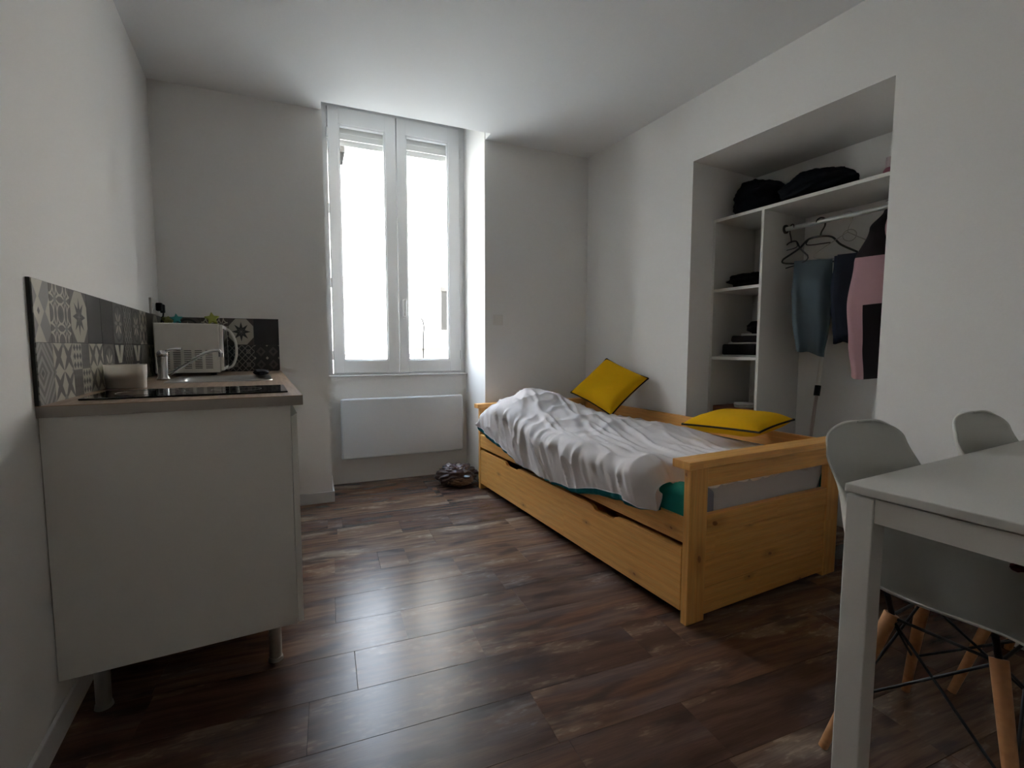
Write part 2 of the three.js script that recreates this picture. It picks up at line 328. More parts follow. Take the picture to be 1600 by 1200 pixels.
// ---------------------------------------------------------------- kitchenette
const KX1 = 0.1155, KZ = -1.634;
{
  // worktop with the sink cut-out
  const back = (x) => wz(x) + 0.012;
  const hole = [[-0.345, -2.42], [-0.345, -2.83], [0.03, -2.83], [0.03, -2.42]];
  const t = thing('worktop', 'light oak laminate kitchen worktop running into the corner', 'worktop', [0, 0, 0]);
  part('top', boxUV(prismY([[XL + 0.001, KZ], [KX1, KZ], [KX1, back(KX1)], [XL + 0.001, back(XL)]], 0.898, 0.90, hole), 'z'), M.oak, t);
  part('core', boxUV(prismY([[XL + 0.001, KZ], [KX1, KZ], [KX1, back(KX1)], [XL + 0.001, back(XL)]], 0.869, 0.898, hole), 'z'), M.oakEdge, t);
}
function cabinet(label, z0, z1, endPanel) {
  const t = thing('base_cabinet', label, 'cabinet', [0, 0, 0], 0, 'white base cabinets under the worktop');
  const x0 = XL + 0.014, x1 = 0.079;
  part('side_panel', rbox(x0 - (endPanel ? 0.012 : 0), x1, 0.148, 0.868, z0 - 0.018, z0, 0.0015), M.white, t);
  part('side_panel', rbox(x0, x1, 0.148, 0.868, z1, z1 + 0.018, 0.0015), M.white, t);
  part('bottom_panel', box(x0, x1, 0.148, 0.166, z1 + 0.018, z0 - 0.018), M.white, t);
  part('back_panel', box(x0, x0 + 0.01, 0.166, 0.868, z1 + 0.018, z0 - 0.018), M.white, t);
  // door with a slanted grip along its top edge
  part('door', slab([[0.080, 0.150], [0.098, 0.150], [0.098, 0.842], [0.080, 0.832]], z1 + 0.002, z0 - 0.002, 0.001), M.white, t);
  for (const x of [0.012, -0.44]) for (const z of [z0 - 0.075, z1 + 0.07]) {
    const l = part('leg', [rod([x, 0.004, z], [x, 0.148, z], 0.019, 0.019, 20), rod([x, 0, z], [x, 0.012, z], 0.023, 0.021, 20)], M.steel, t);
  }
}
cabinet('white base cabinet under the black hob, standing on metal legs', KZ - 0.010, KZ - 0.61, true);
cabinet('white base cabinet under the sink, beyond the hob cabinet', KZ - 0.615, wz(0) + 0.05 - 0.02, false);
// hob
{
  const t = thing('hob', 'black glass two-ring hob set in the oak worktop', 'hob', [-0.19, 0.90, -1.895]);
  part('glass_top', rbox(-0.268, 0.268, 0.0005, 0.006, -0.15, 0.15, 0.002), std('#060607', 0.06, { specularIntensity: 1 }), t);
  for (const x of [-0.125, 0.115]) part('cooking_ring', new THREE.TorusGeometry(x < 0 ? 0.09 : 0.075, 0.0012, 6, 48).rotateX(Math.PI / 2).scale(1, 0.3, 1).translate(x, 0.0062, 0), std('#6a6a6c', 0.3), t);
}
// sink
{
  const t = thing('sink', 'stainless steel inset sink beside the microwave', 'sink', [-0.1575, 0.90, -2.625]);
  const rr = (hx, hz, r, y) => { const p = []; for (const [sx, sz, a0] of [[1, 1, 0], [-1, 1, 1], [-1, -1, 2], [1, -1, 3]]) for (let k = 0; k <= 6; k++) { const a = (a0 + k / 6) * Math.PI / 2; p.push([sx * (hx - r) + Math.cos(a) * r, y, sz * (hz - r) + Math.sin(a) * r]); } p.push(p[0]); return p; };
  const rings = [rr(0.205, 0.222, 0.03, 0.0008), rr(0.203, 0.22, 0.03, 0.005), rr(0.19, 0.205, 0.03, 0.005), rr(0.178, 0.194, 0.05, -0.004), rr(0.172, 0.188, 0.05, -0.03), rr(0.165, 0.18, 0.05, -0.13), rr(0.13, 0.145, 0.05, -0.15), rr(0.03, 0.03, 0.02, -0.153)];
  const nu = rings[0].length - 1, nv = rings.length - 1;
  part('bowl', surface((i, j) => rings[Math.round(j * nv)][Math.round((1 - i) * nu)], nu, nv), new THREE.MeshPhysicalMaterial({ color: '#b9b8b5', metalness: 1, roughness: 0.28, side: THREE.DoubleSide }), t);
  part('drain', new THREE.CylinderGeometry(0.035, 0.035, 0.006, 24).translate(0, -0.151, 0), M.chrome, t);
}
// faucet
{
  const t = thing('faucet', 'chrome single-lever mixer tap with a long spout', 'tap', [-0.395, 0.90, -2.667]);
  part('body', lathe([[0, 0], [0.026, 0], [0.026, 0.006], [0.021, 0.014], [0.020, 0.06], [0.021, 0.10], [0.022, 0.118], [0.018, 0.128], [0, 0.13]]), M.chrome, t);
  part('lever', [tube([[0, 0.115, 0], [0.012, 0.13, 0.002], [0.04, 0.140, 0.004], [0.075, 0.143, 0.006]], 0.0062, 24, 8), lathe([[0, 0.108], [0.0225, 0.108], [0.023, 0.124], [0.014, 0.136], [0, 0.138]])], M.chrome, t);
  part('spout', tube([[0.015, 0.022, 0], [0.045, 0.04, 0.002], [0.11, 0.085, 0.004], [0.165, 0.122, 0.006], [0.20, 0.134, 0.006], [0.222, 0.134, 0.006], [0.229, 0.122, 0.006]], 0.0078, 40, 10), M.chrome, t);
  part('aerator', rod([0.23, 0.125, 0.006], [0.23, 0.105, 0.006], 0.0115), M.chrome, t);
}
// plastic tub
{
  const t = thing('plastic_tub', 'round translucent plastic tub half full of beige food', 'tub', [-0.438, 0.9, -2.2]);
  t.position.y = 0.9002;
  part('wall', lathe([[0, 0], [0.057, 0], [0.0595, 0.003], [0.063, 0.087], [0.0615, 0.087], [0.0578, 0.004], [0, 0.0015]], 40), std('#f6f4ee', 0.5, { transmission: 0.8, thickness: 0 }), t);
  part('contents', lathe([[0, 0.003], [0.057, 0.0045], [0.0597, 0.052], [0.05, 0.055], [0.02, 0.051], [0, 0.053]], 40), std('#94764a', 0.7), t);
}
// microwave
{
  const t = thing('microwave', 'white microwave oven with side vents in the kitchen corner', 'microwave', [-0.333, 0.90, -3.185]);
  const hx = 0.143, hz = 0.195, y0 = 0.014, y1 = 0.275;
  part('body', rbox(-hx, hx, y0, y1, -hz, hz, 0.006), M.white, t);
  // vent slots pressed into the side that faces the room
  const ventG = box(-0.016, 0.016, -0.0019, 0.0019, 0, 0.0012);
  for (let c = 0; c < 5; c++) for (let r = 0; r < 11; r++) part('vent_slot', ventG, M.vent ??= std('#4b4845', 0.8), t).position.set(-0.095 + c * 0.047, y0 + 0.026 + r * 0.0092, hz);
  const door = part('door', rbox(hx, hx + 0.018, y0 + 0.01, y1 - 0.004, -hz + 0.004, hz - 0.004, 0.006), M.white, t);
  part('door_glass', rbox(hx + 0.017, hx + 0.021, y0 + 0.03, y1 - 0.025, -hz + 0.10, hz - 0.008, 0.002), std('#0b0b0d', 0.1), door);
  part('handle', tube([[hx + 0.012, y1 - 0.012, -0.12], [hx + 0.035, y1 - 0.03, -0.12], [hx + 0.058, y1 - 0.075, -0.12], [hx + 0.066, 0.14, -0.12], [hx + 0.058, 0.075, -0.12], [hx + 0.038, 0.035, -0.12], [hx + 0.012, 0.022, -0.12]], 0.0075, 40, 10), M.white, door);
  for (const x of [-0.11, 0.11]) for (const z of [-0.16, 0.16]) part('foot', rod([x, 0, z], [x, y0 + 0.002, z], 0.014), M.black, t);
}
// star-shaped ornaments on the microwave
function starGeo(r, n = 5) { const s = []; for (let k = 0; k < 2 * n; k++) { const a = k * Math.PI / n + Math.PI / 2, q = k % 2 ? r * 0.5 : r; s.push([Math.cos(a) * q, Math.sin(a) * q]); } return slab(s, -0.011, 0.011, 0.004); }
for (const [nm, x, z, r, tx, col, label] of [['star_scrubber', -0.392, -3.13, 0.030, -0.25, '#4f9c98', 'small teal star-shaped scrubber on the microwave'], ['star_scrubber', -0.228, -3.12, 0.037, -0.3, '#a7ab58', 'yellow-green star-shaped scrubber near the front of the microwave'], ['star_scrubber', -0.432, -3.15, 0.030, -1.1, '#8f9159', 'olive star-shaped scrubber lying beside the black plug']]) {
  const o = part('x', starGeo(r), cloth(col, 8), scene); o.name = numbered(nm); tag(o, label, 'scrubber', 'star scrubbers on the microwave');
  o.rotation.set(tx, 0.15, 0.12); o.position.set(x, 1.175 + r * Math.abs(Math.cos(tx)) * 0.83 + 0.012 * Math.abs(Math.sin(tx)), z);
}
// splashback: printed tiles in two rows on a dark board
const tileMats = (() => {
  const C = { cream: '#b9b3a4', grey: '#77746f', mid: '#57534f', dark: '#2b2a2c', brown: '#4a4340', pale: '#8e8a83' };
  const draw = (f) => { const c = document.createElement('canvas'); c.width = c.height = 128; const g = c.getContext('2d'); f(g); const t = new THREE.CanvasTexture(c); t.colorSpace = THREE.SRGBColorSpace; return std('#ffffff', 0.28, { map: t }); };
  const fill = (g, c) => { g.fillStyle = c; g.fillRect(0, 0, 128, 128); };
  const poly = (g, p, c) => { g.fillStyle = c; g.beginPath(); p.forEach(([x, y], i) => (i ? g.lineTo(x, y) : g.moveTo(x, y))); g.closePath(); g.fill(); };
  const diamond = (g, x, y, a, b, c) => poly(g, [[x, y - b], [x + a, y], [x, y + b], [x - a, y]], c);
  const lens = (g, x, y, a, b, rot, c) => { g.save(); g.translate(x, y); g.rotate(rot); g.fillStyle = c; g.beginPath(); g.moveTo(-a, 0); g.quadraticCurveTo(0, -b * 2, a, 0); g.quadraticCurveTo(0, b * 2, -a, 0); g.fill(); g.restore(); };
  const star8 = (g, x, y, R, r, c) => { const p = []; for (let k = 0; k < 16; k++) { const a = k * Math.PI / 8; p.push([x + Math.sin(a) * (k % 2 ? r : R), y - Math.cos(a) * (k % 2 ? r : R)]); } poly(g, p, c); };
  return {
    hexdiamond: draw((g) => { fill(g, C.grey); poly(g, [[32, 0], [96, 0], [64, 40]], C.cream); poly(g, [[32, 128], [96, 128], [64, 88]], C.cream); diamond(g, 64, 64, 30, 34, C.cream); diamond(g, 64, 64, 7, 8, C.dark); poly(g, [[0, 30], [28, 64], [0, 98]], C.cream); poly(g, [[128, 30], [100, 64], [128, 98]], C.cream); poly(g, [[0, 0], [24, 0], [0, 24]], C.brown); poly(g, [[128, 128], [104, 128], [128, 104]], C.brown); }),
    interlace: draw((g) => { fill(g, C.brown); g.strokeStyle = C.cream; g.lineWidth = 5; for (const x of [0, 64, 128]) for (const y of [0, 64, 128]) { g.beginPath(); g.arc(x, y, 42, 0, 7); g.stroke(); g.beginPath(); g.arc(x, y, 22, 0, 7); g.stroke(); } for (const x of [32, 96]) for (const y of [32, 96]) diamond(g, x, y, 11, 11, C.grey); diamond(g, 64, 64, 14, 14, C.dark); }),
    octstar: draw((g) => { fill(g, C.brown); poly(g, [[37, 2], [91, 2], [126, 37], [126, 91], [91, 126], [37, 126], [2, 91], [2, 37]], C.cream); star8(g, 64, 64, 47, 20, C.dark); g.strokeStyle = C.pale; g.lineWidth = 1.5; for (let k = 0; k < 4; k++) { g.save(); g.translate(64, 64); g.rotate(k * Math.PI / 4); g.beginPath(); g.moveTo(-17, 0); g.lineTo(17, 0); g.stroke(); g.restore(); } }),
    plain: draw((g) => fill(g, '#27272a')),
    ornate: draw((g) => { fill(g, C.mid); for (let k = 0; k < 8; k++) lens(g, 64 + 26 * Math.cos(k * Math.PI / 4), 64 + 26 * Math.sin(k * Math.PI / 4), 20, 6, k * Math.PI / 4, k % 2 ? C.cream : C.pale); g.strokeStyle = C.dark; g.lineWidth = 8; g.beginPath(); g.arc(64, 64, 54, 0, 7); g.stroke(); diamond(g, 64, 64, 8, 8, C.dark); for (const x of [0, 128]) for (const y of [0, 128]) diamond(g, x, y, 26, 26, C.brown); }),
    lattice: draw((g) => { fill(g, C.dark); g.strokeStyle = C.pale; g.lineWidth = 4; for (let k = -128; k <= 256; k += 32) { g.beginPath(); g.moveTo(k, 0); g.lineTo(k + 128, 128); g.stroke(); g.beginPath(); g.moveTo(k, 128); g.lineTo(k + 128, 0); g.stroke(); } for (const x of [32, 96]) for (const y of [32, 96]) { g.beginPath(); g.arc(x, y, 9, 0, 7); g.stroke(); } }),
    concentric: draw((g) => { fill(g, C.mid); for (const [x, y] of [[64, 64], [0, 0], [128, 0], [0, 128], [128, 128]]) for (let k = 0; k < 5; k++) diamond(g, x, y, 62 - k * 12, 62 - k * 12, k % 2 ? C.mid : C.pale); diamond(g, 64, 64, 9, 9, C.dark); }),
    petals: draw((g) => { fill(g, C.cream); for (const x of [0, 64, 128]) for (const y of [0, 64, 128]) for (const r of [Math.PI / 4, -Math.PI / 4]) { lens(g, x + 32, y + 32, 44, 9, r, C.brown); lens(g, x - 32, y + 32, 44, 9, r, C.brown); } for (const [x, y] of [[0, 64], [128, 64], [64, 0], [64, 128]]) diamond(g, x, y, 13, 13, C.grey); }),
    zigzag: draw((g) => { fill(g, C.mid); for (let j = 0; j < 2; j++) for (let i = 0; i < 2; i++) { const bx = i * 64, by = j * 64; if ((i + j) % 2) { for (let a = 8; a < 64; a += 16) for (let b = 8; b < 64; b += 16) diamond(g, bx + a, by + b, 6, 6, C.brown); } else { poly(g, [[bx, by], [bx + 64, by], [bx + 64, by + 64], [bx, by + 64]], C.cream); for (let a = 11; a < 64; a += 21) for (let b = 11; b < 64; b += 21) diamond(g, bx + a, by + b, 9, 9, C.dark); } } }),
    trapeze: draw((g) => { fill(g, C.dark); poly(g, [[8, 4], [120, 4], [84, 60], [44, 60]], C.cream); poly(g, [[8, 124], [120, 124], [84, 68], [44, 68]], C.cream); poly(g, [[50, 4], [78, 4], [64, 44]], C.dark); poly(g, [[50, 124], [78, 124], [64, 84]], C.dark); }),
    darkdiamond: draw((g) => { fill(g, C.dark); for (const x of [32, 96]) for (const y of [32, 96]) { diamond(g, x, y, 25, 25, C.mid); diamond(g, x, y, 11, 11, C.dark); } for (const x of [0, 64, 128]) for (const y of [0, 64, 128]) diamond(g, x, y, 8, 8, C.cream); }),
  };
})();
function tile(w, h, u0 = 0, u1 = 1) { const g = rbox(0, w - 0.0012, 0, h - 0.0012, 0, 0.003, 0.0008, 1), p = g.attributes.position, uv = g.attributes.uv; for (let i = 0; i < p.count; i++) uv.setXY(i, lerp(u0, u1, clamp(p.getX(i) / w)), clamp(p.getY(i) / h)); return g; }
{
  const H2 = (1.2277 - 0.9) / 2, P = 0.157;
  const t = thing('splashback', 'patterned grey tile splashback along the side wall', 'splashback', [XL, 0.9, KZ]);
  const zEnd = wz(XL) + 0.012 - KZ;   // negative
  part('board', box(0.0005, 0.0085, 0, H2 * 2, 0, zEnd), M.black, t);
  const top = ['hexdiamond', 'interlace', 'octstar', 'plain', 'plain', 'ornate', 'lattice', 'ornate', 'petals', 'plain', 'octstar', 'lattice'], bot = ['concentric', 'petals', 'zigzag', 'petals', 'ornate', 'trapeze', 'lattice', 'trapeze', 'concentric', 'petals', 'zigzag', 'plain'];
  [top, bot].forEach((row, r) => {
    let z = 0.111;   // the first tile is cut
    row.forEach((k, i) => {
      const w = i === 0 ? 0.109 : Math.min(P, -zEnd - (0.111 + (i - 1) * P)), zs = i === 0 ? 0.002 : 0.111 + (i - 1) * P;
      if (w < 0.02) return;
      const o = part('tile', tile(w, H2, i === 0 ? 1 - 0.109 / P : 0, i === 0 ? 1 : w / P), tileMats[k], t);
      o.rotation.y = Math.PI / 2; o.position.set(0.0085, r ? 0 : H2, -zs);
    });
  });
  const b = inW(thing('splashback', 'patterned dark tile splashback behind the microwave', 'splashback'));
  const uR = -0.893, uL = -1.515, Q = 0.139;
  part('board', box(uL, uR, 0.9, 0.9 + H2 * 2, 0.0005, 0.0085), M.black, b);
  [['plain', 'octstar', 'interlace', 'ornate', 'petals'], ['darkdiamond', 'lattice', 'concentric', 'trapeze', 'zigzag']].forEach((row, r) => row.forEach((k, i) => {
    const x1 = uR - i * Q, x0 = Math.max(uL + 0.012, x1 - Q); if (x1 - x0 < 0.02) return;
    const o = part('tile', tile(x1 - x0, H2, 1 - (x1 - x0) / Q, 1), tileMats[k], b); o.position.set(x0, 0.9 + (r ? 0 : H2), 0.0085);
  }));
}
// socket on the side wall with a black plug
{
  const t = thing('wall_socket', 'white wall socket above the tiles in the kitchen corner', 'socket', [XL, 1.27, -3.235]);
  part('plate', rbox(0, 0.012, -0.04, 0.045, -0.075, 0.075, 0.003), M.white, t);
  part('outlet', rod([0.010, 0, -0.036], [0.0135, 0, -0.036], 0.021), M.trim, t);
  part('outlet', rod([0.010, 0, 0.036], [0.0135, 0, 0.036], 0.021), M.trim, t);
  const p = thing('plug', 'black plug with its cord in the corner wall socket', 'plug', [XL + 0.0137, 1.27, -3.271]);
  part('plug_body', [rbox(0, 0.03, -0.02, 0.026, -0.018, 0.018, 0.007, 3), rbox(0.018, 0.04, -0.03, 0.018, -0.012, 0.012, 0.006, 3)], M.black, p);
  part('cord', tube([[0.032, -0.02, 0], [0.03, -0.045, 0.002], [0.022, -0.07, 0.0], [0.011, -0.12, -0.03], [0.009, -0.25, -0.06], [0.009, -0.362, -0.065]], 0.004), M.black, p);
}
// dark scouring cloth and white dish on the sink rim
{
  const o = part('x', surface((i, j) => { const a = i * 2 * Math.PI, b = (j - 0.5) * Math.PI, k = 1 + 0.35 * N(Math.cos(a) * 2, Math.sin(a) * 2, j * 4); return [0.035 * Math.cos(a) * Math.cos(b) * k, 0.016 + 0.016 * Math.sin(b), 0.05 * Math.sin(a) * Math.cos(b) * k]; }, 32, 16), cloth('#26262a'), scene);
  o.name = numbered('dish_cloth'); o.position.set(0.0, 0.9052, -2.80); tag(o, 'dark crumpled dish cloth on the far rim of the sink', 'cloth');
}

// ---------------------------------------------------------------- daybed with its drawer (local x = across, z = along, towards the camera)
const BED = { x: 1.3855, z: -1.2004, a: -0.014 };
const inBed = (o) => { o.position.set(BED.x, 0, BED.z); o.rotation.y = BED.a; return o; };
let pineN = 0;
const pine = (name, g, grain, parent) => { pineN++; return part(name, boxUV(g, grain, (pineN * 0.37) % 1, (pineN * 0.061) % 0.25), pines[pineN % 3], parent); };
{
  const t = inBed(thing('daybed', 'pine daybed with slatted ends along the closet wall', 'bed'));
  const end = (v0, v1, capV0, capV1) => {
    const g = new THREE.Group(); g.name = v1 > -0.5 ? 'footboard' : 'headboard'; t.add(g);
    pine('post', rbox(0, 0.095, 0, 0.607, v0, v1), 'y', g); pine('post', rbox(0.875, 0.97, 0, 0.607, v0, v1), 'y', g);
    pine('rail', rbox(0.094, 0.876, 0.525, 0.607, v0 + 0.003, v1 - 0.003), 'x', g);
    pine('rail', rbox(0.094, 0.876, 0.335, 0.416, v0 + 0.003, v1 - 0.001), 'x', g);
    [[0.235, 0.3345], [0.128, 0.2345], [0.02, 0.1275]].forEach(([a, b]) => pine('plank', rbox(0.094, 0.876, a, b, v0 + 0.006, v1 - 0.005, 0.002), 'x', g));
    pine('cap', rbox(-0.03, 1.0 - 0.015, 0.607, 0.638, capV0, capV1, 0.003), 'x', g);
  };
  end(-0.03, 0, -0.062, 0.022); end(-1.985, -1.955, -1.993, -1.925);
  pine('side_rail', rbox(0.002, 0.022, 0.315, 0.41, -1.956, -0.029), 'z', t);
  pine('back_rail', rbox(0.945, 0.965, 0.315, 0.41, -1.956, -0.029), 'z', t);
  pine('back_rail', rbox(0.945, 0.965, 0.54, 0.622, -1.956, -0.029), 'z', t);
  for (let k = 0; k < 12; k++) pine('slat', rbox(0.022, 0.945, 0.335, 0.352, -1.9 + k * 0.16, -1.83 + k * 0.16, 0.002), 'x', t);
}
{
  const t = inBed(thing('bed_drawer', 'wide pine drawer with two cut-out grips under the bed', 'drawer'));
  const y0 = 0.045, y1 = 0.293, c = (v) => [[v - 0.105, y1], [v - 0.085, y1 - 0.006], [v - 0.07, y1 - 0.018], [v - 0.05, y1 - 0.022], [v + 0.05, y1 - 0.022], [v + 0.07, y1 - 0.018], [v + 0.085, y1 - 0.006], [v + 0.105, y1]];
  const pts = [[-1.95, y0], [-0.036, y0], [-0.036, y1], ...c(-0.505).reverse(), ...c(-1.45).reverse(), [-1.95, y1]];
  pine('front', slab(pts.map(([v, y]) => [-v, y]), 0.002, 0.022, 0.0015).rotateY(Math.PI / 2), 'z', t);
  pine('box', [rbox(0.022, 0.8, 0.06, 0.075, -1.93, -0.06), rbox(0.78, 0.8, 0.075, 0.25, -1.93, -0.06), rbox(0.022, 0.78, 0.075, 0.25, -1.93, -1.912), rbox(0.022, 0.78, 0.075, 0.25, -0.078, -0.06)].map((g) => g.toNonIndexed ? g : g).reduce((a, b) => mergeGeometries([a.index ? a.toNonIndexed() : a, b.index ? b.toNonIndexed() : b])), 'z', t);
  for (const u of [0.1, 0.72]) for (const v of [-1.8, -0.2]) part('caster', rod([u - 0.01, 0.03, v], [u + 0.01, 0.03, v], 0.03, 0.03, 20), M.black, t);
}
{
  const t = inBed(thing('mattress', 'mattress in a teal fitted sheet on the pine daybed', 'mattress'));
  part('fitted_sheet', rbox(0.028, 0.94, 0.352, 0.515, -1.945, -0.05, 0.035, 5), cloth('#2f9a90', 30), t);
  part('ticking', rbox(0.06, 0.91, 0.375, 0.505, -1.92, -0.043, 0.03, 4), cloth('#8d8f99', 30), t);
}
// duvet
{
  const hem = table1([[-1.95, 0.485], [-1.89, 0.475], [-1.60, 0.423], [-1.46, 0.388], [-1.26, 0.342], [-0.975, 0.328], [-0.78, 0.34], [-0.465, 0.402], [-0.33, 0.418], [-0.21, 0.405], [-0.15, 0.412]]);
  const bump = (u, v, cu, cv, su, sv) => Math.exp(-(((u - cu) / su) ** 2 + ((v - cv) / sv) ** 2));
  const H = (u, v) => 0.553 + 0.205 * bump(u, v, 0.24, -1.58, 0.30, 0.31) + 0.055 * bump(u, v, 0.42, -1.18, 0.24, 0.26) + 0.02 * bump(u, v, 0.1, -0.95, 0.2, 0.35) + 0.03 * bump(u, v, 0.06, -0.27, 0.12, 0.13) + 0.022 * bump(u, v, 0.75, -0.9, 0.2, 0.3) - 0.05 * smooth(-1.80, -1.93, v) * smooth(0.5, 0.1, u) + 0.018 * fbm(u * 3, v * 3, 4, 3);
  const ridge = (x) => 1 - Math.abs(x) * 2.4;
  // soft creases: long along the bed on top, falling straight on the hanging side
  const crease = (u, v) => {
    const k = smooth(0.95, 0.2, u) * 0.7 + 0.3;
    const a = ridge(N(u * 13 + v * 3.4, v * 2.2 - u * 1.5, 1.2)), b = ridge(N(u * 5.5 - v * 1.2, v * 6.5 + u * 3, 7.7)), c = N(u * 24 + v * 9, v * 9, 3.3);
    return 0.017 * k * clamp(a) ** 2 + 0.013 * clamp(b) ** 2 * smooth(-0.5, -1.2, v) + 0.004 * c;
  };
  const fold = (v, y) => { const s = v * 1 + (y - 0.45) * 0.35; return 0.022 * clamp(ridge(N(s * 9, y * 3, 2.1))) ** 2 + 0.014 * N(s * 19, y * 5, 6.4) + 0.006 * N(s * 40, y * 9, 1.7); };
  const nu = 150, nv = 230;
  const f = (i, j) => {
    const k = smooth(0.93, 1, j), jj = Math.min(1, j / 0.93), h = smooth(0.03, 0, j);
    if (i < 0.64) {
      const u = lerp(0.93, 0.03, i / 0.64), ve = lerp(-0.13, -0.038, smooth(0.06, 0.2, u)), v = lerp(-1.925, ve, jj);
      let y = H(u, v) + crease(u, v);
      const foot = lerp(0.52, 0.40, smooth(0.06, 0.2, u));
      y = lerp(y - 0.05 * smooth(0.955, 1, jj) ** 2, foot, k);
      y = lerp(y, 0.515, h);
      if (u > 0.84) y = lerp(y, 0.53, smooth(0.84, 0.93, u));
      return [u, y, v + 0.0 * k];
    }
    const v = lerp(-1.925, -0.13, jj), top = lerp(lerp(H(0.03, v) + crease(0.03, v) - 0.05 * smooth(0.955, 1, jj) ** 2, 0.52, k), 0.515, h);
    const lump = 0.03 * Math.exp(-(((v + 0.24) / 0.08) ** 2)), he = lerp(Math.min(hem(v), top - 0.012), top - 0.02, k * 0.75), r = Math.min(0.07, (top - he) * 0.6);
    if (i < 0.74) { const a = (i - 0.64) / 0.1 * Math.PI / 2, y = top - r * (1 - Math.cos(a)), o = (0.072 + lump) * Math.sin(a); return [0.03 - o * (1 - 0.4 * k) - fold(v, y) * Math.sin(a), y, v]; }
    const q = (i - 0.74) / 0.26, y = lerp(top - r, he, q);
    return [0.03 - (0.072 + lump) * (1 - 0.4 * k) - (fold(v, y) * (1 - 0.35 * q)) + 0.012 * q * q, y, v - 0.006 * N(v * 14, y * 4, 9) * q];
  };
  const t = inBed(thing('duvet', 'rumpled pale grey duvet with teal underside hanging over the bed', 'duvet'));
  const dm = cloth('#d3cbc7', 40); dm.side = THREE.DoubleSide;
  const top = part('cover', surface((i, j) => f(1 - i, j), nu, nv), dm, t);
  const tealM = cloth('#1f6f76', 40); tealM.side = THREE.DoubleSide;
  // lining: the teal side shows along the hem
  const lining = (i, j) => {
    const p = f(1, clamp(j, 0.0, 0.925)), d = lerp(0.006, 0.030, 0.5 + 0.5 * Math.sin(j * 9 + 1)) * smooth(0.93, 0.8, j) + 0.004;
    const q = [[p[0] + 0.001, p[1] + 0.002], [p[0] + 0.004, p[1] - d * 0.6], [p[0] + 0.012, p[1] - d], [p[0] + 0.03, p[1] - d * 0.7], [0.0, p[1] + 0.03]][Math.round(i * 4)];
    return [Math.min(q[0], -0.002), q[1], p[2]];
  };
  part('lining', surface(lining, 4, 180), tealM, t);
  const edge = []; for (let k = 0; k <= 90; k++) edge.push(f(1, k / 90 * 0.99));
  part('piping', tube(edge, 0.0022, 220, 6), cloth('#c4c4c8', 10), t);
}
// cushions
function cushionGeo(a, b, T, side) {
  return surface((i, j) => { const s = 2 * i - 1, q = 2 * j - 1, e = Math.pow(Math.max(0, (1 - s ** 4) * (1 - q ** 4)), 0.55), pin = 1 - 0.055 * (1 - q * q) * s * s; const pin2 = 1 - 0.055 * (1 - s * s) * q * q; return [a / 2 * s * pin, side * (T * e + 0.004 * fbm(s * 3, q * 3, side, 3) * e), -side * b / 2 * q * pin2]; }, 36, 36);
}
function cushion(label, pos, rv, a, b, T) {
  const t = thing('cushion', label, 'cushion', pos); t.userData.group = 'mustard cushions on the daybed';
  const th = Math.hypot(...rv); t.quaternion.setFromAxisAngle(V(...rv).multiplyScalar(1 / th), th);
  part('cover', mergeVertices(mergeGeometries([cushionGeo(a, b, T, 1), cushionGeo(a, b, T, -1)]), 1e-4), M.mustard ??= cloth('#dca70c', 14), t);
  const p = []; for (let k = 0; k < 80; k++) { const n = k / 20, s = Math.floor(n), q = 2 * (n - s) - 1, pinch = 1 - 0.055 * (1 - q * q); const e = [[q, -pinch], [pinch, q], [-q, pinch], [-pinch, -q]][s]; p.push([a / 2 * e[0], 0, b / 2 * e[1]]); }
  part('piping', tube(p, 0.005, 240, 7, true), M.piping ??= cloth('#2a2622', 6), t);
}
cushion('mustard yellow cushion propped on its corner against the wall', [2.152, 0.785, -2.600], [0.824, -1.411, 0.216], 0.385, 0.385, 0.055);
cushion('mustard yellow cushion lying flat by the closet', [2.149, 0.672, -1.583], [0.05, -1.455, 0.101], 0.412, 0.333, 0.05);

// ---------------------------------------------------------------- closet
const CX = 2.585;
{
  const t = thing('closet_shelving', 'white melamine shelving unit built into the closet recess', 'shelf');
  const m = M.melamine = std('#d6d3cc', 0.5);
  part('side_panel', box(CX, XK - 0.002, 0, 1.843, ZK1 + 0.001, ZK1 + 0.017), m, t);
  part('divider', box(CX, XK - 0.002, 0, 1.843, -1.792, -1.776), m, t);
  part('shelf', box(CX, XK - 0.002, 1.843, 1.861, ZK1 + 0.001, ZK2 - 0.001), m, t);
  for (const y of [1.405, 0.976, 0.56, 0.1]) part('shelf', box(CX + 0.002, XK - 0.004, y, y + 0.018, ZK1 + 0.017, -1.792), m, t);
  part('back_panel', box(XK - 0.005, XK - 0.001, 0.1, 1.843, ZK1 + 0.017, -1.792), m, t);
  const r = part('hanging_rail', rod([2.785, 1.753, -1.776], [2.785, 1.753, ZK2 - 0.001], 0.0125, 0.0125, 20), std('#cfd2cf', 0.3, { metalness: 0.6 }), t);
  part('rail_socket', rod([2.785, 1.753, -1.776], [2.785, 1.753, -1.768], 0.026, 0.026, 20), M.dark, r);
}
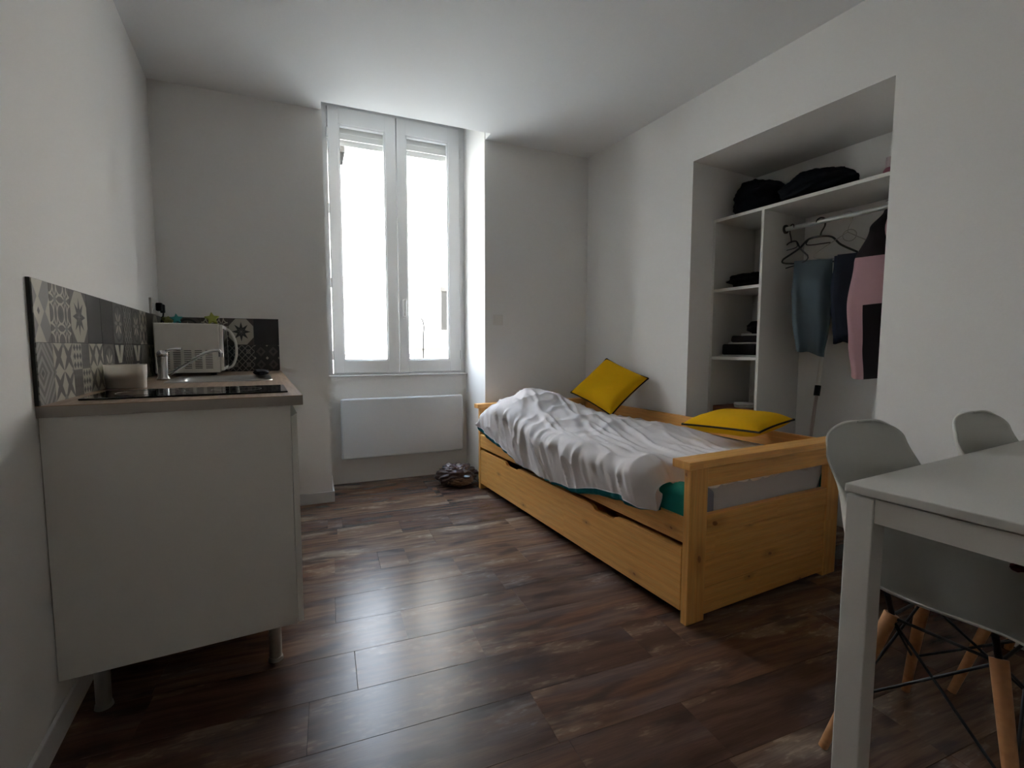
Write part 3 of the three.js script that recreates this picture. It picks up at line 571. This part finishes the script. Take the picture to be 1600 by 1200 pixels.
function hanger(label, z, turn, m, r, half, kind) {
  const t = thing('clothes_hanger', label, 'hanger', [2.785, 1.753, z], turn, 'hangers on the closet rail');
  const hook = []; for (let k = 0; k <= 14; k++) { const a = -0.35 + k / 14 * (Math.PI + 0.5); hook.push([0.021 * Math.cos(a), 0.0 + 0.021 * Math.sin(a), 0]); }
  part('hook', tube([[0, -0.085, 0], [0.004, -0.06, 0], [0.019, -0.026, 0], ...hook.slice(1)], r * 0.8, 50, 7), m, t);
  if (kind === 'wire') part('arms', [tube([[0, -0.085, 0], [-half, -0.2, 0], [half, -0.2, 0], [0, -0.085, 0]].map((p) => p), r, 80, 6), new THREE.TorusGeometry(0.03, r, 6, 28).translate(0.01, -0.105, 0.004)], m, t);
  else part('arms', [tube([[-half, -0.19, 0], [-half * 0.55, -0.135, 0], [-0.05, -0.088, 0], [0.05, -0.088, 0], [half * 0.55, -0.135, 0], [half, -0.185, 0]], r, 50, 8), tube([[-half, -0.19, 0], [-half - 0.006, -0.205, 0], [-half + 0.01, -0.215, 0], [half - 0.01, -0.215, 0], [half + 0.006, -0.2, 0], [half, -0.185, 0]], r * 0.85, 50, 8), tube([[-0.055, -0.092, 0], [-0.065, -0.118, 0], [0.05, -0.12, 0]], r * 0.7, 24, 6)], m, t);
}
const blackPlastic = std('#17171a', 0.4);
hanger('empty dark hanger by the shelf divider', -1.735, 1.05, std('#3c3c3e', 0.5), 0.0042, 0.17, 'plastic');
hanger('black plastic hanger holding the grey trousers', -1.572, -1.05, blackPlastic, 0.0055, 0.175, 'plastic');
hanger('pale wire hanger holding the navy jeans', -1.432, -1.2, std('#a9a59c', 0.4, { metalness: 0.5 }), 0.0022, 0.15, 'wire');
// hanging clothes: closed sleeves of cloth with deepening folds
function drape(w, d, y0, y1, opt) {
  const { taper = 1, waves = 5, amp = 0.22, ph = 0, skew = 0, nu = 90, nv = 50, sag = 0 } = opt;
  return surface((i, j) => {
    const a = -i * 2 * Math.PI, t = j, W_ = w * lerp(1, taper, t) * (0.86 + 0.2 * Math.sin(Math.PI * Math.min(1, t * 1.1)) + 0.05 * N(t * 6, ph, 8)), D = d * (0.25 + 0.75 * smooth(0, 0.25, t)) * (1 - 0.55 * smooth(0.96, 1, t)) * (j === 0 ? 0.02 : 1);
    const c = Math.cos(a), s = Math.sin(a), x = W_ / 2 * Math.sign(c) * Math.pow(Math.abs(c), 0.7), z = D / 2 * Math.sign(s) * Math.pow(Math.abs(s), 0.7);
    const f = 1 + amp * smooth(0, 0.5, t) * Math.sin(waves * a + ph + 1.5 * t) + 0.18 * N(c * 2 + ph, s * 2, t * 5);
    const sideways = skew * t + 0.006 * N(t * 4, ph, 2) + 0.012 * Math.sin(x / w * 6 + t * 3 + ph) * t;
    return [x * (1 + 0.06 * N(t * 5, ph, 1)) + skew * 0.6 * t, lerp(y0, y1, t) - sag * t * (x / w) + 0.014 * t * N(x / w * 4, ph, 4) - (j === 0 ? 0.004 : 0), z * f + sideways];
  }, nu, nv);
}
const both = (m) => { m.side = THREE.DoubleSide; return m; };
{
  const t = thing('trousers', 'grey-blue trousers folded over the black hanger', 'trousers', [2.77, 0, -1.573], -1.05);
  part('leg', drape(0.205, 0.055, 1.548, 1.02, { taper: 0.78, waves: 5, amp: 0.5, ph: 1, skew: 0.01, sag: 0.04 }).translate(-0.02, 0, 0.01), both(cloth('#5c6a71', 20)), t);
  part('leg', drape(0.185, 0.04, 1.546, 1.07, { taper: 0.85, waves: 4, amp: 0.45, ph: 3 }).translate(-0.015, 0, -0.03), both(cloth('#4c5960', 20)), t);
  const j = thing('jeans', 'dark navy jeans hanging beside the grey trousers', 'jeans', [2.78, 0, -1.415], -1.2);
  part('leg', drape(0.15, 0.055, 1.55, 1.075, { taper: 0.8, waves: 3, amp: 0.25, ph: 2 }), both(cloth('#262c3b', 20)), j);
  part('leg', drape(0.15, 0.04, 1.549, 1.10, { taper: 0.9, waves: 4, amp: 0.2, ph: 5 }).translate(0.02, 0, 0.04), both(cloth('#20242f', 20)), j);
}
{
  // colour-blocked jacket: bands of one closed body
  const t = thing('jacket', 'pink and black colour-block jacket at the end of the closet rail', 'jacket', [2.74, 0, -1.225], -1.0);
  const half = table1([[0, 0.02], [0.1, 0.075], [0.3, 0.13], [0.55, 0.15], [0.8, 0.135], [1, 0.115]]);
  const body = (t0, t1, a0 = 0, a1 = 1) => surface((i, j) => {
    const q = lerp(t0, t1, j), a = -lerp(a0, a1, i) * 2 * Math.PI, w = half(q), d = 0.028 + 0.034 * smooth(0, 0.4, q), c = Math.cos(a), s = Math.sin(a), f = 1 + 0.14 * Math.sin(4 * a + q * 3) * smooth(0.2, 0.7, q) + 0.1 * N(c * 2, s * 2, q * 4);
    return [w * Math.sign(c) * Math.abs(c) ** 0.8, lerp(1.725, 0.905, q) + 0.012 * Math.sin(a * 2) * q, d * Math.sign(s) * Math.abs(s) ** 0.8 * f];
  }, 70, 24);
  const pink = both(cloth('#b28d92', 20)), blk = both(cloth('#1d171a', 20));
  part('shoulder_panel', body(0, 0.27), blk, t); part('chest_panel', body(0.27, 0.555), pink, t);
  part('side_panel', body(0.555, 1, 0.36, 0.66), pink, t); part('hem_panel', body(0.555, 1, 0.66, 1.36), blk, t);
  part('hood', surface((i, j) => { const a = -i * 2 * Math.PI, b = j * Math.PI; return [0.035 + 0.052 * Math.cos(a) * Math.sin(b) * (1 + 0.15 * N(a, b, 3)), 1.62 - 0.012 * Math.cos(a) + 0.105 * Math.cos(b), 0.045 + 0.038 * Math.sin(a) * Math.sin(b)]; }, 32, 24), pink, t);
  part('hanger_hook', tube([[0, 1.722, 0], [0.004, 1.735, 0], [0.019, 1.745, 0], [0.02, 1.762, 0], [0.004, 1.774, 0], [-0.016, 1.768, 0]], 0.003, 30, 6), M.chrome, t);
}
// broom handle leaning in the closet
{
  const t = thing('broom', 'white broom handle with a black clamp leaning in the closet', 'broom');
  const at = (y) => [2.77 + 0.163 * y, y, -1.609];
  part('handle', rod(at(0.78), at(1.25), 0.0115, 0.0115, 14), M.white, t); part('lower_pole', rod(at(0.05), at(0.79), 0.009, 0.009, 14), std('#b8a49c', 0.4), t);
  part('clamp', rod(at(0.77), at(0.83), 0.016, 0.016, 14), M.black, t);
  part('head', rbox(2.68, 2.87, 0.0, 0.055, -1.64, -1.58, 0.01), std('#3a4a66', 0.7), t);
}
// lumpy cloth bundle
function lump(rx, ry, rz, s, k = 0.3, flat = 0.0) { return surface((i, j) => { const a = -i * 2 * Math.PI, b = (j - 0.5) * Math.PI, c = Math.cos(b), n = 1 + k * N(Math.cos(a) * c * 1.6 + s, Math.sin(b) * 1.6, Math.sin(a) * c * 1.6) + 0.1 * N(Math.cos(a) * c * 6 + s, Math.sin(b) * 6, Math.sin(a) * c * 6); return [rx * Math.cos(a) * Math.pow(c, 0.8) * n, Math.max(0, ry + ry * Math.sin(b) * n), rz * Math.sin(a) * Math.pow(c, 0.8) * n]; }, 56, 36); }
function single(name, g, m, pos, label, cat, group, turn = 0) { const o = part('x', g, m, scene); o.name = numbered(name); o.position.set(...pos); o.rotation.y = turn; tag(o, label, cat, group); return o; }
single('travel_bag', lump(0.165, 0.112, 0.14, 1.1, 0.2), cloth('#12141d', 8), [2.79, 1.861, -1.950], 'tall dark navy bag in the left corner of the top closet shelf', 'bag');
single('travel_bag', lump(0.16, 0.082, 0.185, 5.3, 0.2), cloth('#11131a', 8), [2.79, 1.861, -1.605], 'low dark navy bag in the middle of the top closet shelf', 'bag');
{
  const t = thing('bottle', 'small pink bottle with a pale cap on the top closet shelf', 'bottle', [2.74, 1.861, -1.236]);
  part('bottle_body', lathe([[0, 0], [0.024, 0], [0.026, 0.005], [0.026, 0.05], [0.02, 0.062], [0.014, 0.068], [0, 0.068]], 24), std('#8a4a58', 0.3), t);
  part('cap', lathe([[0.0, 0.067], [0.017, 0.067], [0.016, 0.115], [0, 0.117]], 24), std('#b9a7a8', 0.4), t);
}
single('black_garment', lump(0.115, 0.046, 0.125, 8.2, 0.35), cloth('#0f0f11', 8), [2.705, 1.423, -1.935], 'crumpled black garment on the upper cubby shelf', 'garment');
// folded clothes on the middle shelf
function folded(label, y, h, col, x0, x1, z0, z1) {
  const n = 1 + fbm(y * 9, 1), g = rbox(x0, x1, y, y + h, z0, z1, Math.min(h / 2 - 0.001, 0.014), 4), p = g.attributes.position;
  for (let i = 0; i < p.count; i++) { const s = (p.getY(i) - y) / h; p.setY(i, p.getY(i) + s * 0.006 * N(p.getX(i) * 14, p.getZ(i) * 14, y * 20)); p.setX(i, p.getX(i) + 0.006 * N(p.getZ(i) * 18, y * 30, s * 2)); }
  g.computeVertexNormals(); const o = part('x', g, cloth(col, 10), scene); o.name = numbered('folded_garment'); tag(o, label, 'garment', 'folded clothes on the middle cubby shelf');
}
folded('thin white folded cloth, lowest of the pile on the middle cubby shelf', 0.9945, 0.012, '#a9a7a3', 2.60, 2.86, -2.06, -1.80);
folded('black folded garment above the white cloth in the cubby pile', 1.007, 0.068, '#121113', 2.60, 2.86, -2.045, -1.80);
folded('white-edged thin folded shirt in the middle of the cubby pile', 1.0755, 0.008, '#9b9894', 2.605, 2.85, -2.00, -1.80);
folded('dark folded garment near the top of the cubby pile', 1.0840, 0.040, '#1a1719', 2.61, 2.85, -1.99, -1.80);
folded('narrow grey-white folded cloth atop the cubby pile', 1.1245, 0.010, '#8d8a88', 2.615, 2.84, -1.92, -1.80);
single('black_garment', lump(0.075, 0.038, 0.052, 3.4, 0.3), cloth('#141315', 8), [2.70, 1.1355, -1.862], 'small black balled-up garment on top of the folded clothes', 'garment');
single('wooden_box', rbox(-0.13, 0.13, 0, 0.1, -0.145, 0.145, 0.004), std('#6e3a20', 0.6), [2.73, 0.578, -1.948], 'reddish brown box on the lowest visible cubby shelf', 'box');
{
  const t = thing('round_tin', 'small flat white round tin on the reddish brown box', 'tin', [2.68, 0.678, -1.925]);
  part('tin_base', lathe([[0, 0], [0.055, 0], [0.057, 0.003], [0.057, 0.014], [0, 0.014]], 32), M.white, t);
  part('lid', lathe([[0, 0.013], [0.059, 0.013], [0.059, 0.024], [0.056, 0.027], [0, 0.027]], 32), M.white, t);
}

// ---------------------------------------------------------------- table and shell chairs
{
  const t = thing('dining_table', 'white rectangular table with square legs against the side wall', 'table', [1.186, 0, -0.586]);
  const Lx = 1.19, Lz = 0.75, m = M.white;
  part('tabletop', rbox(0, Lx, 0.721, 0.741, 0, Lz, 0.003), M.tabletop = std('#dcd9d1', 0.35), t);
  for (const [x, z] of [[0.004, 0.002], [Lx - 0.060, 0.002], [0.004, Lz - 0.058], [Lx - 0.060, Lz - 0.058]]) part('leg', rbox(x, x + 0.056, 0, 0.716, z, z + 0.056, 0.003), m, t);
  part('apron', [box(0.012, 0.03, 0.662, 0.716, 0.058, Lz - 0.058), box(Lx - 0.03, Lx - 0.012, 0.662, 0.716, 0.058, Lz - 0.058), box(0.06, Lx - 0.06, 0.662, 0.716, 0.012, 0.03), box(0.06, Lx - 0.06, 0.662, 0.716, Lz - 0.03, Lz - 0.012)], m, t);
  part('underframe', box(0.03, Lx - 0.03, 0.70, 0.7212, 0.03, Lz - 0.03), m, t);
}
const chairParts = (() => {
  const prof = catmull([[0.235, 0.405], [0.222, 0.432], [0.18, 0.446], [0.06, 0.436], [-0.07, 0.428], [-0.15, 0.437], [-0.195, 0.475], [-0.222, 0.56], [-0.246, 0.68], [-0.262, 0.76], [-0.276, 0.838]]);
  const half = table1([[0, 0.185], [0.1, 0.212], [0.3, 0.235], [0.5, 0.236], [0.65, 0.228], [0.8, 0.214], [1, 0.205]]);
  const round = (j) => (j > 0.87 ? Math.pow(Math.max(0, 1 - Math.pow((j - 0.87) / 0.13, 3)), 1 / 3) : j < 0.1 ? Math.pow(1 - Math.pow((0.1 - j) / 0.1, 3), 1 / 2.6) * 0.55 + 0.45 : 1);
  const f = (i, j) => {
    const s = 2 * i - 1, p = prof(j), q = prof(Math.min(1, j + 0.01)), o = prof(Math.max(0, j - 0.01)), w = half(j) * Math.max(0.02, round(j)), tx = q.x - o.x, ty = q.y - o.y, l = Math.hypot(tx, ty), nx = ty / l, ny = -tx / l;   // towards the sitter
    const cup = table1([[0, 0.0], [0.12, 0.02], [0.3, 0.055], [0.55, 0.09], [0.75, 0.085], [0.92, 0.05], [1, 0.03]])(j) * Math.abs(s) ** 2.3;
    return [w * s, p.y + Math.abs(ny) * cup, p.x + Math.abs(nx) * cup];
  };
  return { shell: thicken((i, j) => { const q = 1 - j; return f(i, q < 0.7 ? q / 0.7 * 0.87 : 0.87 + 0.13 * Math.sin((q - 0.7) / 0.3 * Math.PI / 2)); }, 44, 96, 0.0055) };
})();
const plywood = (() => { const t = dataTex(256, 64, (u, v) => { const g = fbm(u * 3, v * 30, 1, 3); return mixc([206, 150, 100], [176, 118, 72], clamp(0.5 + g)); }); return std('#ffffff', 0.5, { map: t }); })();
function shellChair(label, x, z, turn) {
  const t = thing('shell_chair', label, 'chair', [x, 0, z], turn, 'white shell chairs at the table');
  part('shell', chairParts.shell, M.shell ??= std('#d5d4cc', 0.38), t);
  const topP = (sx, sz) => [sx * 0.09, 0.372, sz * 0.10], foot = (sx, sz) => [sx * 0.222, 0, sz > 0 ? 0.195 : -0.178], mid = (sx, sz, k) => topP(sx, sz).map((a, i) => lerp(a, foot(sx, sz)[i], k));
  const q = [[-1, -1], [1, -1], [1, 1], [-1, 1]];
  for (const c of q) part('leg', rod(foot(...c), topP(...c), 0.011, 0.0165, 18), plywood, t);
  const wires = [];
  q.forEach((c, i) => { const n = q[(i + 1) % 4]; wires.push(rod(mid(...c, 0.02), mid(...n, 0.62), 0.0035, 0.0035, 8), rod(mid(...n, 0.02), mid(...c, 0.62), 0.0035, 0.0035, 8), rod(mid(...c, 0.02), mid(...n, 0.02), 0.004, 0.004, 8)); });
  for (const c of q) wires.push(rod(topP(...c), [c[0] * 0.12, 0.432, c[1] * 0.1], 0.007, 0.007, 10));
  part('wire_brace', wires, M.black, t);
}
shellChair('white shell chair with wooden legs, at the table end nearer the daybed', 1.50, -0.47, 0);
shellChair('white shell chair with wooden legs, at the table end by the wall', 2.06, -0.40, 0);

// ---------------------------------------------------------------- plastic bag on the floor in the window recess
{
  const [bx, bz] = W(0.30, 0.10);
  const t = thing('plastic_bag', 'crumpled brown plastic bag on the floor under the heater', 'bag', [bx, 0.001, bz], -TH);
  const g = (rx, ry, rz, s, k) => surface((i, j) => { const a = -i * 2 * Math.PI, b = (j - 0.5) * Math.PI, c = Math.cos(b), d = [Math.cos(a) * c, Math.sin(b), Math.sin(a) * c], rid = Math.abs(N(d[0] * 2.4 + s, d[1] * 2.4, d[2] * 2.4)), fi = Math.abs(N(d[0] * 6 + s, d[1] * 6, d[2] * 6)); const n = 0.85 + k * rid + 0.16 * fi; return [rx * d[0] * n, Math.max(0.0, ry * 0.9 + ry * d[1] * n), rz * d[2] * n]; }, 80, 50);
  const film = std('#4a342c', 0.32, { clearcoat: 0.5, clearcoatRoughness: 0.2 });
  part('bag_body', g(0.15, 0.078, 0.14, 2.2, 0.45), film, t);
  part('paper_contents', g(0.105, 0.046, 0.06, 6.1, 0.25).translate(0.01, 0.004, 0.088), std('#8a6c58', 0.6), t);
  part('bag_top', g(0.09, 0.045, 0.08, 9.3, 0.5).translate(-0.02, 0.07, 0.02), std('#6a5552', 0.2, { clearcoat: 0.7, clearcoatRoughness: 0.15 }), t);
  part('handle', tube([[0.12, 0.06, 0.0], [0.16, 0.075, 0.03], [0.19, 0.05, 0.02], [0.175, 0.015, 0.05]], 0.012, 30, 8), film, t);
}

single('cloth_scrap', lump(0.022, 0.009, 0.016, 4.4, 0.3), cloth('#5c262b', 6), [1.685, 0.487, -0.42], 'small dark red cloth scrap on the edge of the chair seat', 'cloth');

renderer.render(scene, camera);
